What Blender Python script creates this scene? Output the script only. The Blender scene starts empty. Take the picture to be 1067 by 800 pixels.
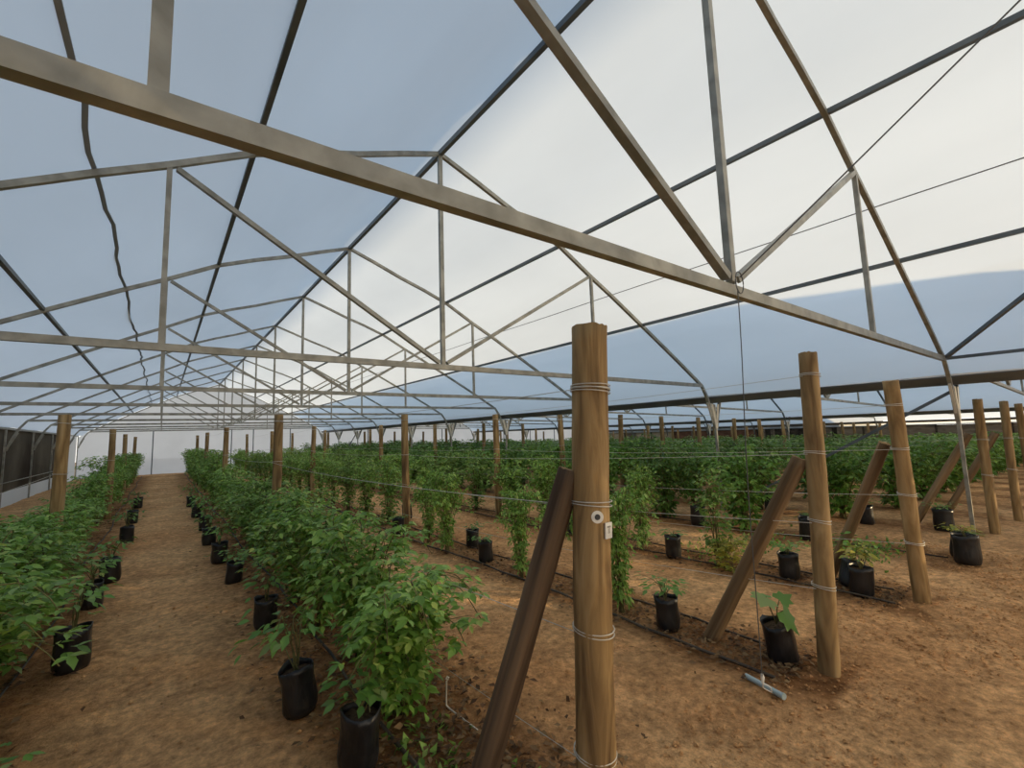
import bpy, math, random
import numpy as np
from mathutils import Vector, Matrix
random.seed(7)
S = bpy.context.scene
COL = S.collection

# ---------------------------------------------------------------- camera, world, sun, exposure
cam_d = bpy.data.cameras.new('camera'); cam = bpy.data.objects.new('camera', cam_d); COL.objects.link(cam)
RX = Vector((0.79431594, -0.6066439, -0.03233211)); UY = Vector((-0.04037897, -0.10582435, 0.99356467)); FW = Vector((0.60616147, 0.78789871, 0.10855363))
cam.matrix_world = Matrix(((RX.x, UY.x, -FW.x, 0), (RX.y, UY.y, -FW.y, 0), (RX.z, UY.z, -FW.z, 1.6), (0, 0, 0, 1)))
cam_d.sensor_width = 36; cam_d.lens = 474.34 / 1067 * 36; cam_d.clip_start = 0.05; cam_d.clip_end = 500
S.camera = cam
S.view_settings.view_transform = 'Standard'; S.view_settings.look = 'None'; S.view_settings.gamma = 1
S.view_settings.use_curve_mapping = False; S.view_settings.exposure = 0.04
S.cycles.max_bounces = 10; S.cycles.diffuse_bounces = 6; S.cycles.transparent_max_bounces = 16
S.cycles.use_denoising = True

W = bpy.data.worlds.new('sky'); S.world = W; W.use_nodes = True
nt = W.node_tree; nt.nodes.clear()
out = nt.nodes.new('ShaderNodeOutputWorld'); bg = nt.nodes.new('ShaderNodeBackground')
def wn(k, **kw):
    n = nt.nodes.new(k)
    for q, v in kw.items(): setattr(n, q, v)
    return n
SUNV = Vector((1.0, -1.11, 0.20)).normalized(); GLOW = Vector((1.0, -.7, 0.62)).normalized()
tc = wn('ShaderNodeTexCoord'); sp = wn('ShaderNodeSeparateXYZ'); rp = wn('ShaderNodeValToRGB')
nt.links.new(tc.outputs['Generated'], sp.inputs[0]); nt.links.new(sp.outputs['Z'], rp.inputs[0])
rp.color_ramp.elements[0].position = 0.0; rp.color_ramp.elements[0].color = (1.45, 1.38, 1.26, 1)
rp.color_ramp.elements[1].position = 0.7; rp.color_ramp.elements[1].color = (0.10, 0.165, 0.265, 1)
x = rp.color_ramp.elements.new(.20); x.color = (0.50, 0.61, 0.74, 1)
# evening glow round the sun
nrm = wn('ShaderNodeVectorMath', operation='NORMALIZE'); dp = wn('ShaderNodeVectorMath', operation='DOT_PRODUCT'); dp.inputs[1].default_value = GLOW
mx = wn('ShaderNodeMath', operation='MAXIMUM'); mx.inputs[1].default_value = 0; pw = wn('ShaderNodeMath', operation='POWER'); pw.inputs[1].default_value = 2.0
nt.links.new(tc.outputs['Generated'], nrm.inputs[0]); nt.links.new(nrm.outputs[0], dp.inputs[0]); nt.links.new(dp.outputs['Value'], mx.inputs[0]); nt.links.new(mx.outputs[0], pw.inputs[0])
gl = wn('ShaderNodeVectorMath', operation='SCALE'); gl.inputs[0].default_value = (.66, .78, .86); nt.links.new(pw.outputs[0], gl.inputs['Scale'])
ad = wn('ShaderNodeVectorMath', operation='ADD'); nt.links.new(rp.outputs[0], ad.inputs[0]); nt.links.new(gl.outputs[0], ad.inputs[1])
nt.links.new(ad.outputs[0], bg.inputs['Color']); bg.inputs['Strength'].default_value = 1.12
nt.links.new(bg.outputs[0], out.inputs[0])

sun_d = bpy.data.lights.new('sun', 'SUN'); sun = bpy.data.objects.new('sun', sun_d); COL.objects.link(sun)
sun_d.energy = 4.2; sun_d.color = (1.0, 0.75, 0.41); sun_d.angle = math.radians(0.35)
sun.rotation_euler = SUNV.to_track_quat('Z', 'Y').to_euler()

# ---------------------------------------------------------------- helpers
def tag(o, label=None, cat=None, group=None, kind=None):
    if label: o['label'] = label
    if cat: o['category'] = cat
    if group: o['group'] = group
    if kind: o['kind'] = kind
    return o

class MB:
    def __init__(s): s.v = []; s.f = []
    def box(s, lo, hi):
        n = len(s.v); (a, b, c), (d, e, f) = lo, hi
        s.v += [(a, b, c), (d, b, c), (d, e, c), (a, e, c), (a, b, f), (d, b, f), (d, e, f), (a, e, f)]
        s.f += [tuple(n + i for i in q) for q in ((0, 3, 2, 1), (4, 5, 6, 7), (0, 1, 5, 4), (1, 2, 6, 5), (2, 3, 7, 6), (3, 0, 4, 7))]
        return s
    def sweep(s, pts, prof, up=(0, 0, 1), closed=True, cap=True):
        """sweep a 2-D profile [(side,up)] along pts"""
        pts = [Vector(p) for p in pts]; n0 = len(s.v); k = len(prof); up = Vector(up)
        for i, p in enumerate(pts):
            d = (pts[min(i + 1, len(pts) - 1)] - pts[max(i - 1, 0)]).normalized()
            u = up if abs(d.dot(up)) < 0.985 else Vector((1, 0, 0))
            sd = d.cross(u).normalized(); uu = sd.cross(d).normalized()
            pr = prof[i] if isinstance(prof[0], list) else prof
            if i == 0: k = len(pr)
            for a, b in pr:
                q = p + sd * a + uu * b; s.v.append((q.x, q.y, q.z))
        for i in range(len(pts) - 1):
            for j in range(k if closed else k - 1):
                j2 = (j + 1) % k; a = n0 + i * k
                s.f.append((a + j, a + j2, a + k + j2, a + k + j))
        if cap and closed:
            s.f.append(tuple(n0 + j for j in range(k))[::-1]); e = n0 + (len(pts) - 1) * k
            s.f.append(tuple(e + j for j in range(k)))
        return s
    def beam(s, a, b, w, h, up=(0, 0, 1)):
        w /= 2; h /= 2
        return s.sweep([a, b], [(-w, -h), (w, -h), (w, h), (-w, h)], up)
    def channel(s, a, b, w, h, up=(0, 0, 1), lip=.012):
        """lipped steel channel: box section with a shallow groove down one face"""
        w /= 2; h /= 2; g = h * .35
        return s.sweep([a, b], [(-w, -h), (w, -h), (w, h), (-w, h), (-w, g), (-w + lip, g * .8), (-w + lip, -g * .8), (-w, -g)], up)
    def tube(s, pts, r, n=8, cap=True):
        if not isinstance(r, (list, tuple)): r = [r] * len(pts)
        return s.sweep(pts, [[(rr * math.cos(2 * math.pi * j / n), rr * math.sin(2 * math.pi * j / n)) for j in range(n)] for rr in r], cap=cap)
    def mesh(s, name, mat, smooth=False):
        me = bpy.data.meshes.new(name); me.from_pydata(s.v, [], s.f); me.update()
        if mat: me.materials.append(mat)
        if smooth: me.polygons.foreach_set('use_smooth', [True] * len(me.polygons))
        return me
    def build(s, name, mat, parent=None, smooth=False, loc=None):
        return link(name, s.mesh(name, mat, smooth), parent, loc)

def link(name, me, parent=None, loc=None, rot=None, scale=None):
    o = bpy.data.objects.new(name, me); COL.objects.link(o)
    if parent: o.parent = parent
    if loc is not None: o.location = loc
    if rot is not None: o.rotation_euler = rot
    if scale is not None: o.scale = scale
    return o
def empty(name, loc=(0, 0, 0), rot=None):
    return link(name, None, None, loc, rot)
def pt(loc, wpts):   # world points to points local to a thing whose empty stands at loc
    l = Vector(loc); return [Vector(p) - l for p in wpts]

def N(mat, kind, **kw):
    n = mat.node_tree.nodes.new(kind)
    for k, v in kw.items():
        if k in n.inputs.keys(): n.inputs[k].default_value = v
        else: setattr(n, k, v)
    return n
def L(mat, a, b): mat.node_tree.links.new(a, b)
def base_mat(name, col=(.5, .5, .5), rough=.6, metal=0.0, spec=.5):
    m = bpy.data.materials.new(name); m.use_nodes = True
    b = m.node_tree.nodes['Principled BSDF']
    b.inputs['Base Color'].default_value = (*col, 1); b.inputs['Roughness'].default_value = rough; b.inputs['Metallic'].default_value = metal
    b.inputs['Specular IOR Level'].default_value = spec
    return m, b
def noise_mat(name, c1, c2, scale=(5, 5, 5), detail=5, rough=.7, metal=0, bump=0.0, c3=None, spec=.3, lo=.35, hi=.65, nscale=1.0, dist=.3):
    m, b = base_mat(name, c1, rough, metal, spec)
    tc = N(m, 'ShaderNodeTexCoord'); mp = N(m, 'ShaderNodeMapping'); mp.inputs['Scale'].default_value = scale
    oi = N(m, 'ShaderNodeObjectInfo'); ad = N(m, 'ShaderNodeVectorMath', operation='ADD')
    ml = N(m, 'ShaderNodeVectorMath', operation='SCALE'); cb = N(m, 'ShaderNodeCombineXYZ')
    L(m, oi.outputs['Random'], cb.inputs[0]); L(m, oi.outputs['Random'], cb.inputs[1]); L(m, cb.outputs[0], ml.inputs[0]); ml.inputs['Scale'].default_value = 37
    L(m, tc.outputs['Object'], mp.inputs[0]); L(m, mp.outputs[0], ad.inputs[0]); L(m, ml.outputs[0], ad.inputs[1])
    ns = N(m, 'ShaderNodeTexNoise'); ns.inputs['Scale'].default_value = nscale; ns.inputs['Detail'].default_value = detail; ns.inputs['Distortion'].default_value = dist
    L(m, ad.outputs[0], ns.inputs['Vector'])
    cr = N(m, 'ShaderNodeValToRGB'); e = cr.color_ramp.elements
    e[0].position = lo; e[0].color = (*c1, 1); e[1].position = hi; e[1].color = (*c2, 1)
    if c3: x = e.new((lo + hi) / 2); x.color = (*c3, 1)
    L(m, ns.outputs['Fac'], cr.inputs[0]); L(m, cr.outputs[0], b.inputs['Base Color'])
    if bump:
        bp = N(m, 'ShaderNodeBump'); bp.inputs['Strength'].default_value = bump; bp.inputs['Distance'].default_value = .02
        L(m, ns.outputs['Fac'], bp.inputs['Height']); L(m, bp.outputs[0], b.inputs['Normal'])
    return m

# ---------------------------------------------------------------- materials
def film_mat(name, col, transp=.05, fac=.75):
    m = bpy.data.materials.new(name); m.use_nodes = True; m.node_tree.nodes.clear()
    o = N(m, 'ShaderNodeOutputMaterial'); tr = N(m, 'ShaderNodeBsdfTranslucent'); df = N(m, 'ShaderNodeBsdfDiffuse'); tp = N(m, 'ShaderNodeBsdfTransparent')
    tc = N(m, 'ShaderNodeTexCoord'); ns = N(m, 'ShaderNodeTexNoise'); ns.inputs['Scale'].default_value = .7; ns.inputs['Detail'].default_value = 4
    mp = N(m, 'ShaderNodeMapping'); mp.inputs['Scale'].default_value = (1, .35, 1)
    L(m, tc.outputs['Object'], mp.inputs[0]); L(m, mp.outputs[0], ns.inputs['Vector'])
    cr = N(m, 'ShaderNodeValToRGB'); e = cr.color_ramp.elements
    e[0].position = .3; e[0].color = (*[c * .90 for c in col], 1); e[1].position = .7; e[1].color = (*col, 1)
    L(m, ns.outputs['Fac'], cr.inputs[0])
    for x in (tr, df): L(m, cr.outputs[0], x.inputs['Color'])
    a = N(m, 'ShaderNodeMixShader'); a.inputs[0].default_value = fac; L(m, df.outputs[0], a.inputs[1]); L(m, tr.outputs[0], a.inputs[2])
    b = N(m, 'ShaderNodeMixShader'); b.inputs[0].default_value = transp; L(m, a.outputs[0], b.inputs[1]); L(m, tp.outputs[0], b.inputs[2])
    L(m, b.outputs[0], o.inputs[0]); return m
M = {}
M['film'] = film_mat('greenhouse film', (.88, .90, .90), .03, .80)
M['wallfilm'] = film_mat('wall film', (.93, .93, .90), .05, .90)
M['frontfilm'] = film_mat('thin front film', (.93, .92, .88), .16, .90)
M['skirt'] = film_mat('white skirt sheet', (.85, .86, .86), .0, .35)
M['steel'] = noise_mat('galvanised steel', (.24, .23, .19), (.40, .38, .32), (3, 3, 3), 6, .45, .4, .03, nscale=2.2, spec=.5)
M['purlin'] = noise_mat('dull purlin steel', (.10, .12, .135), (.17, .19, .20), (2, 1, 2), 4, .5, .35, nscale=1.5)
M['strap'] = base_mat('grey seam strap', (.30, .35, .41), .8)[0]
M['gutter'] = noise_mat('dull gutter sheet', (.13, .14, .14), (.22, .22, .20), (2, .6, 2), 5, .5, .5, nscale=1.5)
M['post'] = noise_mat('peeled pole timber', (.13, .075, .035), (.50, .34, .165), (11, 11, 1.6), 9, .75, 0, .5, c3=(.33, .21, .09), spec=.2, lo=.28, hi=.74, dist=1.2)
M['post_end'] = noise_mat('cut timber end', (.26, .15, .06), (.45, .30, .14), (20, 20, 20), 4, .8)
M['brace_wood'] = noise_mat('weathered brace timber', (.065, .04, .025), (.22, .145, .085), (14, 14, .8), 7, .8, 0, .5, spec=.2, lo=.35, hi=.7)
M['brace_light'] = noise_mat('weathered light brace timber', (.13, .08, .04), (.34, .225, .12), (14, 14, .8), 7, .8, 0, .4, spec=.2)
M['wire'] = base_mat('galvanised wire', (.62, .58, .50), .45, .3)[0]
M['cable'] = base_mat('dark cable', (.10, .10, .10), .5, .2)[0]
M['hose'] = noise_mat('black drip hose', (.035, .028, .024), (.10, .075, .05), (3, 3, 3), 3, .6)
M['bag'] = noise_mat('black grow bag plastic', (.008, .008, .009), (.02, .02, .022), (6, 6, 3), 4, .33, 0, .6, spec=.5, nscale=2)
M['soil'] = noise_mat('potting soil', (.05, .028, .014), (.13, .08, .045), (40, 40, 40), 5, .95, 0, .6)
M['net'] = None
M['white'] = base_mat('white plastic', (.80, .78, .72), .5)[0]
M['dark'] = base_mat('dark rubber', (.04, .04, .045), .5)[0]
M['bracket'] = noise_mat('pale bracket plate', (.62, .58, .48), (.75, .70, .60), (4, 4, 4), 3, .5, .2)
M['stem'] = noise_mat('green brown stem', (.10, .09, .035), (.20, .19, .07), (8, 8, 8), 3, .7)
M['bluepipe'] = base_mat('grey blue plastic pipe', (.36, .45, .46), .4)[0]

def leaf_mat(name, cols, gloss=.45):
    m = bpy.data.materials.new(name); m.use_nodes = True; nt = m.node_tree; nt.nodes.clear()
    o = N(m, 'ShaderNodeOutputMaterial'); p = N(m, 'ShaderNodeBsdfPrincipled'); tr = N(m, 'ShaderNodeBsdfTranslucent'); mx = N(m, 'ShaderNodeMixShader')
    ge = N(m, 'ShaderNodeNewGeometry'); cr = N(m, 'ShaderNodeValToRGB'); oi = N(m, 'ShaderNodeObjectInfo')
    e = cr.color_ramp.elements; k = len(cols)
    e[0].color = (*cols[0], 1); e[0].position = 0; e[1].color = (*cols[-1], 1); e[1].position = 1
    for i, c in enumerate(cols[1:-1]): x = e.new((i + 1) / (k - 1)); x.color = (*c, 1)
    L(m, ge.outputs['Random Per Island'], cr.inputs[0])
    hs = N(m, 'ShaderNodeHueSaturation'); mr = N(m, 'ShaderNodeMapRange'); mr.inputs['To Min'].default_value = .68; mr.inputs['To Max'].default_value = 1.02
    L(m, oi.outputs['Random'], mr.inputs[0]); L(m, mr.outputs[0], hs.inputs['Value']); L(m, cr.outputs[0], hs.inputs['Color'])
    L(m, hs.outputs[0], p.inputs['Base Color']); L(m, hs.outputs[0], tr.inputs['Color'])
    p.inputs['Roughness'].default_value = gloss; p.inputs['Specular IOR Level'].default_value = .45
    mx.inputs[0].default_value = .35; L(m, p.outputs[0], mx.inputs[1]); L(m, tr.outputs[0], mx.inputs[2]); L(m, mx.outputs[0], o.inputs[0]); return m
M['leaf'] = leaf_mat('vine leaves', [(0.124, 0.242, 0.038), (0.186, 0.372, 0.051), (0.289, 0.502, 0.085), (0.391, 0.614, 0.127), (0.165, 0.316, 0.06), (0.619, 0.744, 0.186)])
M['leafd'] = leaf_mat('deep green leaves', [(0.095, 0.206, 0.034), (0.152, 0.31, 0.046), (0.229, 0.413, 0.07), (0.114, 0.241, 0.039), (0.381, 0.55, 0.125)])
M['leafy'] = leaf_mat('yellow leaves', [(0.437, 0.46, 0.057), (0.632, 0.552, 0.069), (0.322, 0.391, 0.069), (0.575, 0.483, 0.138)])
M['leafb'] = leaf_mat('young bright leaves', [(.16, .36, .06), (.22, .42, .08), (.12, .28, .05), (.34, .44, .14)])

def net_mat():
    m = bpy.data.materials.new('shade netting'); m.use_nodes = True; m.node_tree.nodes.clear()
    o = N(m, 'ShaderNodeOutputMaterial'); d = N(m, 'ShaderNodeBsdfDiffuse'); t = N(m, 'ShaderNodeBsdfTransparent'); mx = N(m, 'ShaderNodeMixShader')
    tc = N(m, 'ShaderNodeTexCoord'); ns = N(m, 'ShaderNodeTexNoise'); ns.inputs['Scale'].default_value = .5; ns.inputs['Detail'].default_value = 5
    L(m, tc.outputs['Object'], ns.inputs['Vector']); cr = N(m, 'ShaderNodeValToRGB'); e = cr.color_ramp.elements
    e[0].position = .35; e[0].color = (.06, .048, .038, 1); e[1].position = .7; e[1].color = (.15, .13, .10, 1)
    L(m, ns.outputs['Fac'], cr.inputs[0]); L(m, cr.outputs[0], d.inputs['Color'])
    mx.inputs[0].default_value = .04; L(m, d.outputs[0], mx.inputs[1]); L(m, t.outputs[0], mx.inputs[2]); L(m, mx.outputs[0], o.inputs[0]); return m
M['net'] = net_mat()

def soil_mat():
    m, b = base_mat('packed dirt', (.3, .2, .1), .95, 0, .15)
    tc = N(m, 'ShaderNodeTexCoord'); P = tc.outputs['Object']
    def nz(sc, det=6, rough=.6, dist=0.0):
        n = N(m, 'ShaderNodeTexNoise'); n.inputs['Scale'].default_value = sc; n.inputs['Detail'].default_value = det; n.inputs['Roughness'].default_value = rough; n.inputs['Distortion'].default_value = dist
        L(m, P, n.inputs['Vector']); return n.outputs['Fac']
    def ramp(f, a, b_, p0=.35, p1=.65):
        r = N(m, 'ShaderNodeValToRGB'); e = r.color_ramp.elements; e[0].position = p0; e[1].position = p1; e[0].color = (*a, 1); e[1].color = (*b_, 1); L(m, f, r.inputs[0]); return r.outputs[0]
    def mix(f, a, b_, mode='MIX'):
        x = N(m, 'ShaderNodeMix', data_type='RGBA', blend_type=mode)
        if isinstance(f, float): x.inputs[0].default_value = f
        else: L(m, f, x.inputs[0])
        L(m, a, x.inputs[6]); L(m, b_, x.inputs[7]); return x.outputs[2]
    big = ramp(nz(.55, 5, .6, .4), (.65, .335, .145), (.90, .545, .27), .3, .7)
    fine = ramp(nz(16, 8, .75), (.42, .40, .38), (1.30, 1.30, 1.28), .32, .70)
    mid = ramp(nz(3.2, 6, .65, .6), (.72, .70, .66), (1.18, 1.18, 1.15), .35, .68)
    c = mix(1.0, mix(1.0, big, mid, 'MULTIPLY'), fine, 'MULTIPLY')
    vo = N(m, 'ShaderNodeTexVoronoi'); vo.inputs['Scale'].default_value = 38; L(m, P, vo.inputs['Vector'])
    spk = ramp(vo.outputs['Distance'], (1, 1, 1), (0, 0, 0), .04, .10)
    lt = N(m, 'ShaderNodeRGB'); lt.outputs[0].default_value = (.58, .50, .40, 1)
    msk = N(m, 'ShaderNodeMath', operation='MULTIPLY'); L(m, spk, msk.inputs[0]); L(m, ramp(nz(2.1, 3), (0, 0, 0), (1, 1, 1), .5, .62), msk.inputs[1])
    c = mix(msk.outputs[0], c, lt.outputs[0])
    at = N(m, 'ShaderNodeAttribute'); at.attribute_name = 'moist'
    mm = N(m, 'ShaderNodeMath', operation='MULTIPLY'); L(m, at.outputs['Fac'], mm.inputs[0]); L(m, ramp(nz(2.6, 7, .7, .5), (.35, .35, .35), (1, 1, 1), .35, .6), mm.inputs[1])
    wet = N(m, 'ShaderNodeRGB'); wet.outputs[0].default_value = (.40, .33, .27, 1)
    c = mix(mm.outputs[0], c, mix(1.0, c, wet.outputs[0], 'MULTIPLY'))
    L(m, c, b.inputs['Base Color'])
    bp = N(m, 'ShaderNodeBump'); bp.inputs['Strength'].default_value = .9; bp.inputs['Distance'].default_value = .05
    ad = N(m, 'ShaderNodeMath', operation='ADD'); L(m, nz(9, 9, .72), ad.inputs[0]); m2 = N(m, 'ShaderNodeMath', operation='MULTIPLY'); L(m, nz(42, 4, .6), m2.inputs[0]); m2.inputs[1].default_value = .35; L(m, m2.outputs[0], ad.inputs[1])
    L(m, ad.outputs[0], bp.inputs['Height']); L(m, bp.outputs[0], b.inputs['Normal'])
    return m
M['dirt'] = soil_mat()
M['litter'] = noise_mat('dry leaf litter', (.10, .055, .025), (.34, .22, .11), (8, 8, 8), 6, .95, 0, .3, c3=(.19, .115, .055))

# ---------------------------------------------------------------- layout constants
RIDGE = 2.615; HALF = 6.055; SPAN = 2 * HALF; Y1 = 1.26; BAY = 3.466
TY = [Y1 + BAY * k for k in range(-2, 10)]          # truss planes, front wall to end wall
YF, YE = TY[0], TY[-1]
DZ = [0.0, 0.0, 0.0]                              # the far spans stand a little lower
PROF = [(0, 5.10), (.5, 4.92), (1.02, 4.72), (1.5, 4.56), (2.02, 4.36), (2.65, 4.02), (3.15, 3.77), (3.9, 3.37), (4.5, 3.05), (5.1, 2.72), (5.45, 2.52), (5.66, 2.40), (5.80, 2.20), (5.93, 1.9), (6.03, 1.58)]
def prz(dx): return float(np.interp(abs(dx), [a for a, b in PROF], [b for a, b in PROF]))
def drop(x): return -0.0235 * max(0.0, x - 8.67)      # the whole house falls gently to the right
def gz(x, y=0): return -0.022 * max(0.0, x - 9.0) if x < 45 else -.79

# ---------------------------------------------------------------- ground
def ground():
    xs = np.concatenate([np.linspace(-40, -4, 10), np.linspace(-3.9, 8.7, 190), np.linspace(9, 33, 90), np.linspace(36, 70, 10)])
    ys = np.concatenate([np.linspace(-40, -6, 8), np.linspace(-5.8, 0, 18), np.linspace(.05, 8, 150), np.linspace(8.15, 33, 110), np.linspace(36, 70, 8)])
    rng = np.random.RandomState(3)
    def vnoise(X, Y, s, seed):
        r = np.random.RandomState(seed); g = r.rand(512, 512); x = X * s + 200; y = Y * s + 200
        xi = np.floor(x).astype(int); yi = np.floor(y).astype(int); fx = x - xi; fy = y - yi; fx = fx * fx * (3 - 2 * fx); fy = fy * fy * (3 - 2 * fy)
        G = lambda a, b: g[a % 512, b % 512]
        return (G(xi, yi) * (1 - fx) + G(xi + 1, yi) * fx) * (1 - fy) + (G(xi, yi + 1) * (1 - fx) + G(xi + 1, yi + 1) * fx) * fy - .5
    X, Y = np.meshgrid(xs, ys, indexing='ij')
    Z = np.vectorize(gz)(X) + .03 * vnoise(X, Y, .8, 1) + .022 * vnoise(X, Y, 2.6, 2) + .012 * vnoise(X, Y, 7, 3)
    v = np.stack([X, Y, Z], -1).reshape(-1, 3); ny = len(ys)
    i = np.arange((len(xs) - 1) * ny).reshape(len(xs) - 1, ny)[:, :-1].reshape(-1)
    f = np.stack([i, i + ny, i + ny + 1, i + 1], 1)
    me = bpy.data.meshes.new('floor'); me.from_pydata(v.tolist(), [], f.tolist()); me.materials.append(M['dirt'])
    me.polygons.foreach_set('use_smooth', [True] * len(me.polygons))
    rows = [(-.95, .55), (1.15, .55), (3.38, .42), (5.35, .42), (7.3, .5)] + [(9.25 + 1.9 * i, .5) for i in range(12)]
    mo = sum(np.exp(-((X - a + .12 * vnoise(X, Y, 1.3, 5)) / w) ** 4) for a, w in rows) * (Y > 1.05 + .5 * vnoise(X, Y, 1.5, 6)) * (Y < 31)
    at = me.attributes.new('moist', 'FLOAT', 'POINT'); at.data.foreach_set('value', np.clip(mo, 0, 1).reshape(-1).astype(np.float32))
    tag(link('floor', me), kind='structure')
ground()

# ---------------------------------------------------------------- film roof, walls
def film_roof(k):
    cx = RIDGE + SPAN * k; dz = DZ[k]; mb = MB(); seg = []
    dxs = [-5.9, -5.66, -5.4, -5.1, -4.5, -3.9, -3.15, -2.65, -2.02, -1.5, -1.02, -.5, 0, .5, 1.02, 1.5, 2.02, 2.65, 3.15, 3.9, 4.5, 5.1, 5.4, 5.66, 5.9]
    ys = []
    for a, b in zip(TY[:-1], TY[1:]): ys += [(a + (b - a) * t, math.sin(math.pi * t)) for t in (0, .25, .5, .75)]
    ys.append((TY[-1], 0))
    for y, s in ys:
        for dx in dxs: mb.v.append((cx + dx, y, (prz(dx) if abs(dx) < 5.8 else 2.16) + drop(cx + dx) + .055 - .018 * s))
    n = len(dxs)
    for i in range(len(ys) - 1):
        for j in range(n - 1): a = i * n + j; mb.f.append((a, a + 1, a + n + 1, a + n))
    tag(mb.build('ceiling' if k == 0 else 'ceiling_film', M['film'], smooth=True), kind='structure')
for k in range(3): film_roof(k)

def gable(name, y, k, zlow, mat):
    cx = RIDGE + SPAN * k; dz = DZ[k]
    dxs = [-6.05, -5.66, -5.1, -3.9, -2.65, -1.5, -.5, 0, .5, 1.5, 2.65, 3.9, 5.1, 5.66, 6.05]; mb = MB()
    for dx in dxs: mb.v.append((cx + dx, y, gz(cx + dx) + zlow)); mb.v.append((cx + dx, y, (prz(dx) if abs(dx) < 5.8 else 2.1) + drop(cx + dx) + .04))
    for i in range(len(dxs) - 1): mb.f.append((2 * i, 2 * i + 2, 2 * i + 3, 2 * i + 1))
    return tag(mb.build(name, mat), kind='structure')
for k in range(3):
    gable('wall_back', YE + .05, k, -.03, M['wallfilm'])
    gable('wall_front', YF - .05, k, 2.36 if k == 1 else -.03, M['frontfilm'])

def front_panels():      # the middle span's unseen front curtain: two narrow gaps shaped to let low sun in
    mb = MB(); y = YF - .05
    def q(x0, x1, z0, z1):
        n = len(mb.v); mb.v += [(x0, y, z0), (x1, y, z0), (x1, y, z1), (x0, y, z1)]; mb.f.append((n, n + 1, n + 2, n + 3))
    a, b = RIDGE + HALF, RIDGE + SPAN + HALF
    q(a, 11, -.3, 2.4); q(18, b, -.4, 2.4); q(11, 18, -.3, 1.58); q(11, 18, 1.78, 2.28); q(12.6, 18, 2.28, 2.40)
    tag(mb.build('wall_front_curtain', M['frontfilm']), kind='structure')
front_panels()
XL = RIDGE - HALF; XR3 = RIDGE + SPAN * 3 - HALF
YN = TY[-2]
tag(MB().box((XL - .05, YF, -.05), (XL - .04, YN, .42)).build('wall_left_skirt', M['skirt']), kind='structure')
tag(MB().box((XL - .05, YF, .42), (XL - .045, YN, 2.18)).build('wall_left', M['net']), kind='structure')
tag(MB().box((XL - .05, YN, -.05), (XL - .045, YE, 2.2)).build('wall_left_film', M['wallfilm']), kind='structure')

# ---------------------------------------------------------------- ordinals for labels
ORD = ['first', 'second', 'third', 'fourth', 'fifth', 'sixth', 'seventh', 'eighth', 'ninth', 'tenth', 'eleventh', 'twelfth', 'thirteenth', 'fourteenth', 'fifteenth', 'sixteenth', 'seventeenth', 'eighteenth', 'nineteenth', 'twentieth',
       'twenty-first', 'twenty-second', 'twenty-third', 'twenty-fourth', 'twenty-fifth', 'twenty-sixth', 'twenty-seventh', 'twenty-eighth', 'twenty-ninth', 'thirtieth', 'thirty-first', 'thirty-second']
SPN = ['the left span', 'the middle span beyond the gutter', 'the far right span']

# ---------------------------------------------------------------- trusses
def truss(k, ti, y):
    cx = RIDGE + SPAN * k; dz = DZ[k]; b = (cx, y, 0)
    t = empty('roof_truss', b); near = ti - 2
    if near < 0: lab = f"steel roof truss behind the camera over {SPN[k]}, {'near' if near == -1 else 'far'} one"
    elif near == 0: lab = f"galvanised steel roof truss nearest the camera over {SPN[k]}"
    else: lab = f"galvanised steel roof truss, {ORD[near]} from the camera, over {SPN[k]}"
    tag(t, lab, 'truss', f'roof trusses of {SPN[k]}')
    P = lambda dx, z: Vector((dx, 0, z + drop(cx + dx)))
    pr = [P(-a, z) for a, z in PROF[::-1]] + [P(a, z) for a, z in PROF[1:]]
    w = .022
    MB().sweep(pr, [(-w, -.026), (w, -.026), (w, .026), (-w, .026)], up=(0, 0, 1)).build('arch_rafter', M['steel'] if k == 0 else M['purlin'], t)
    zc = 2.41
    MB().channel(P(-5.66, zc - (.045 if near == 0 else 0)), P(5.66, zc), .045, .062, lip=.01).build('bottom_chord', M['steel'], t)
    MB().channel(P(0, zc + .03), P(0, 5.08), .05, .042, up=(0, 1, 0), lip=.008).build('king_post', M['steel'], t)
    for s in (-1, 1):
        MB().channel(P(s * 2.654, zc + (-.01 if near == 0 else .03)), P(s * 2.654, 4.0), .040, .040, up=(0, 1, 0), lip=.006).build('web_post', M['steel'], t)
        MB().channel(P(s * .05, zc + .05), P(s * 2.60, 4.0), .042, .05, up=(0, 1, 0), lip=.008).build('web_diagonal', M['steel'], t)
    return t
for k in range(3):
    for ti, y in enumerate(TY):
        truss(k, ti, y)

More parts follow.
